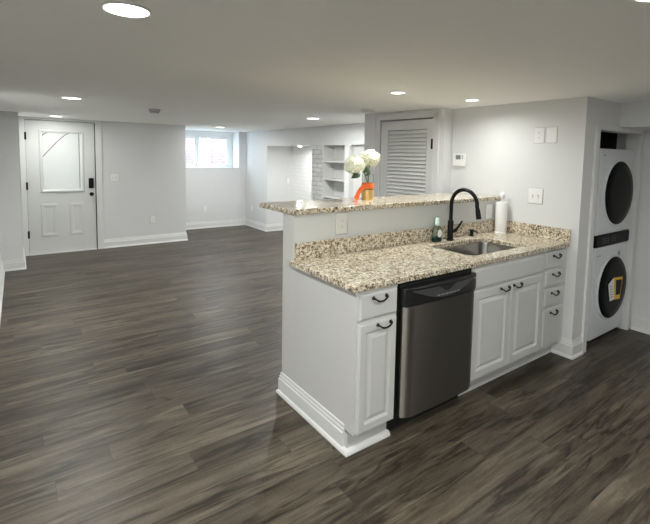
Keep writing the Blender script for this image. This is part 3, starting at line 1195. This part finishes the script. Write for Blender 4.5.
detector(-0.094, 3.510, 'round smoke detector on the ceiling near the front door wall', m=mat('mid grey plastic', (0.42, 0.42, 0.42), 0.5))
detector(1.530, 1.750, 'round smoke detector on the ceiling beside the louvered door', 0.075)

# ------------------------------------------------------------------ built-in shelves
bk = thing('built_in_bookcase', (2.85, 3.95, 0), 'white built-in bookcase with open shelves beside the brick pier', 'bookcase')
MB().box(2.925, 3.651, 0.0, 2.945, 4.239, 1.724).build('back_panel', SHELF, bk)
MB().box(2.702, 4.226, 0.0, 2.925, 4.2395, 1.724).build('side_panel', SHELF, bk)
MB().box(2.702, 3.6505, 0.0, 2.925, 3.662, 1.724).build('side_panel', SHELF, bk)
sbox('trim_recess', SHELF, (2.785, 2.4, 0, 2.7995, 3.539, 1.7245))
for z in (0.28, 0.58, 0.885, 1.174, 1.462):
    MB().box(2.715, 3.662, z-0.016, 2.925, 4.226, z+0.016).build('shelf', SHELF, bk, bevel=0.002)

# ------------------------------------------------------------------ washer and dryer tower
wt = thing('washer_dryer_tower', (2.815, 0.3, 0), 'white stacked washer dryer tower with black round doors in the laundry nook', 'washer dryer')
TX0, TX1, TY0, TY1, TZ = 2.490, 3.145, -0.055, 0.66, 1.655
MB().box(TX0+0.02, TY0+0.03, 0.0, TX1-0.02, TY1, 0.034).build('foot_rail', DULLB, wt)
MB().box(TX0, TY0, 0.034, TX1, TY1, 0.830).build('washer_body', APPL, wt, bevel=0.012, seg=3)
MB().box(TX0, TY0, 0.934, TX1, TY1, TZ).build('dryer_body', APPL, wt, bevel=0.012, seg=3)
MB().box(TX0, TY0+0.012, 0.826, TX1, TY1, 0.938).build('middle_body', APPL, wt)
cp = MB().box(TX0-0.003, TY0-0.006, 0.832, TX1+0.003, 0.065, 0.932).build('control_panel', BLACKP, wt, bevel=0.006)
for i in range(4):
    for j in range(3):
        MB().box(2.60+i*0.035, TY0-0.0075, 0.862+j*0.018, 2.60+i*0.035+0.016, TY0-0.005, 0.866+j*0.018).build('icon', GREYM, cp, smooth=False)
for i in range(2):
    for j in range(3):
        MB().box(2.79+i*0.05, TY0-0.0075, 0.864+j*0.02, 2.79+i*0.05+0.018, TY0-0.005, 0.868+j*0.02).build('icon', GREYM, cp, smooth=False)


def round_door(cz, r):
    MB().lathe([(r+0.022, -0.004), (r+0.020, 0.006), (r+0.004, 0.010), (r, 0.006)], (2.855, TY0, cz), 48, 'y', cap0=False, cap1=False).build('door_ring', APPS, wt)
    return MB().lathe([(r+0.002, 0.0), (r+0.002, 0.012), (r-0.012, 0.022), (r*0.7, 0.028), (r*0.3, 0.031), (0.002, 0.032)], (2.855, TY0, cz), 48, 'y').build('door', BLACKP, wt)


DRR = 0.271
round_door(1.280, DRR)
dlow = round_door(0.447, DRR)
# paper sheet and yellow energy guide stuck on the washer door
mb = MB()
yq = TY0-0.034


def sheet(pts, y, th=0.0015):
    mb = MB()
    mb.loft([[(x, y, z) for x, z in pts], [(x, y-th, z) for x, z in pts]])
    return mb


wp = sheet([(2.700, 0.500), (2.800, 0.545), (2.860, 0.350), (2.755, 0.345)], yq).build('paper_sheet', PAPER, dlow)
yg = sheet([(2.800, 0.548), (2.985, 0.530), (2.950, 0.335), (2.842, 0.345)], yq-0.002).build('energy_tag', YELLOW, dlow)
sheet([(2.840, 0.522), (2.968, 0.508), (2.944, 0.378), (2.858, 0.384)], yq-0.004).build('print', DULLB, yg)
mb = MB()
for j in range(5):
    z = 0.375+j*0.024
    x = 2.765-(z-0.35)*0.25
    mb.box(x, yq-0.0022, z, x+0.06, yq-0.0012, z+0.006)
mb.build('print', GREYM, wp)
mb = MB()
for i in range(6):
    mb.box(2.535+i*0.012, TY0-0.0008, 0.753, 2.535+i*0.012+0.008, TY0+0.001, 0.763)
mb.build('lettering', GREYM, wt)
MB().lathe([(0.026, 0), (0.026, 0.002)], (2.965, TY0, 0.738), 20, 'y').build('detergent_badge', GREYP_SHADE, wt)
mb = MB()
for i in range(3):
    mb.box(2.535+i*0.010, TY0-0.0008, 1.595, 2.542+i*0.010, TY0+0.001, 1.606)
mb.build('lettering', GREYM, wt)

# ------------------------------------------------------------------ vase and hydrangeas
vx, vy, vz = 0.818, 0.895, 1.224
va = thing('flower_vase', (vx, vy, vz), 'glass cylinder vase with gold band and orange ribbon on the bar', 'vase')
mb = MB()
mb.lathe([(0.044, 0.0), (0.045, 0.002), (0.045, 0.195), (0.0435, 0.196), (0.042, 0.195), (0.042, 0.006), (0.001, 0.006)], (vx, vy, vz), 32, cap1=False)
mb.build('glass', GLASS, va)
MB().lathe([(0.0466, 0.0015), (0.0466, 0.078)], (vx, vy, vz), 32, cap0=False, cap1=False).build('gold_band', GOLD, va)
mb = MB()
mb.lathe([(0.0468, 0.086), (0.0482, 0.090), (0.0482, 0.124), (0.0468, 0.128)], (vx, vy, vz), 32, cap0=False, cap1=False)
rb = mb.build('ribbon', ORANGE, va)


def strip(path, wd, wdir, th=0.0015):
    path = smoothpath(path, 5)
    mb = MB()
    loops = []
    k = len(path)-1
    for i, p in enumerate(path):
        t = (path[min(i+1, k)]-path[max(i-1, 0)]).normalized()
        a = Vector(wdir)
        a = (a-a.dot(t)*t).normalized()
        n_ = t.cross(a)
        h = wd[0]+(wd[1]-wd[0])*i/k
        loops.append([p+a*h/2+n_*th/2, p-a*h/2+n_*th/2, p-a*h/2-n_*th/2, p+a*h/2-n_*th/2])
    mb.loft(loops)
    return mb


strip([(vx-0.020, vy-0.052, vz+0.108), (vx-0.064, vy-0.036, vz+0.104), (vx-0.104, vy-0.030, vz+0.070), (vx-0.130, vy-0.032, vz+0.030), (vx-0.152, vy-0.040, vz+0.014)], (0.036, 0.040), (-0.6, 0.0, 0.8)).build('ribbon_tail', ORANGE, rb)
strip([(vx-0.116, vy-0.040, vz+0.044), (vx-0.138, vy-0.050, vz+0.016), (vx-0.165, vy-0.060, vz+0.004), (vx-0.195, vy-0.070, vz+0.004)], (0.030, 0.034), (0.3, 0.95, 0.0)).build('ribbon_tail', ORANGE, rb)


def hydrangea(cx, cy, cz, r, rz, label, leaves, seed, basepts):
    rnd = random.Random(seed)
    t = thing('hydrangea', (vx, vy, vz+0.008), label, 'flower', 'hydrangeas in the vase')
    mb = MB()
    # florets of four cupped petals spread over the head
    for i in range(150):
        z = 1-2*(i+0.5)/150
        a = i*2.399963+rnd.uniform(-.2, .2)
        s = math.sqrt(max(0, 1-z*z))
        n_ = Vector((s*math.cos(a), s*math.sin(a), z))
        c = Vector((cx, cy, cz))+Vector((n_.x*r, n_.y*r, n_.z*rz))*rnd.uniform(0.90, 1.06)
        n_ = (n_+Vector((rnd.uniform(-.3, .3), rnd.uniform(-.3, .3), rnd.uniform(-.3, .3)))).normalized()
        e1 = n_.orthogonal().normalized()
        e2 = n_.cross(e1)
        ph_ = rnd.uniform(0, PI)
        ps = rnd.uniform(0.0105, 0.0135)
        for k in range(4):
            a_ = ph_+k*PI/2
            d = math.cos(a_)*e1+math.sin(a_)*e2
            d2 = -math.sin(a_)*e1+math.cos(a_)*e2
            up = n_*ps*0.35
            mb.poly([c, c+d*ps*0.6-d2*ps*0.55+up, c+d*ps*1.15+up*0.6, c+d*ps*0.6+d2*ps*0.55+up])
    fh = mb.build('flower_head', PETAL, t, smooth=False)
    mb = MB()
    prof = [(r*0.86*math.sin(PI*i/10)+0.0005, rz*0.86*math.cos(PI*i/10)) for i in range(11)]
    mb.lathe(prof, (cx, cy, cz), 18)
    mb.build('flower_core', PETALG, fh)
    P = smoothpath(basepts+[(cx, cy, cz-rz*0.6)], 5)
    MB().tube(P, 0.0038, 8).build('stem', STEMM, t)
    for (base, tip, wd, nrm) in leaves:
        base, tip = Vector(base), Vector(tip)
        d = tip-base
        side = d.cross(Vector(nrm)).normalized()
        up = side.cross(d).normalized()
        mb = MB()
        rows = []
        for i in range(9):
            u = i/8
            wv = wd*math.sin(PI*min(1, u*0.97+0.03))**0.8*(1-0.25*u)+0.0008
            c = base+d*u+up*0.012*math.sin(PI*u)
            rows.append([c-side*wv+up*0.004, c, c+side*wv+up*0.004, c-up*0.0012])
        mb.loft(rows)
        mb.build('leaf', LEAF, t)


hydrangea(0.672, 0.880, 1.487, 0.073, 0.066, 'cream hydrangea head leaning left over a dark leaf', [((0.715, 0.868, 1.425), (0.606, 0.835, 1.392), 0.026, (0.2, -0.8, 0.5))], 3,
          [(vx+0.015, vy, vz+0.012), (vx-0.005, vy, vz+0.14), (vx-0.055, vy-0.005, vz+0.215)])
hydrangea(0.862, 0.925, 1.540, 0.076, 0.066, 'cream hydrangea head on the right, upright above the vase', [((0.812, 0.888, 1.462), (0.770, 0.862, 1.408), 0.027, (0.3, -0.9, 0.2)), ((0.80, 0.885, 1.475), (0.735, 0.865, 1.430), 0.020, (0.3, -0.9, 0.2))], 9,
          [(vx-0.018, vy, vz+0.012), (vx+0.004, vy, vz+0.13), (vx+0.015, vy+0.01, vz+0.22)])
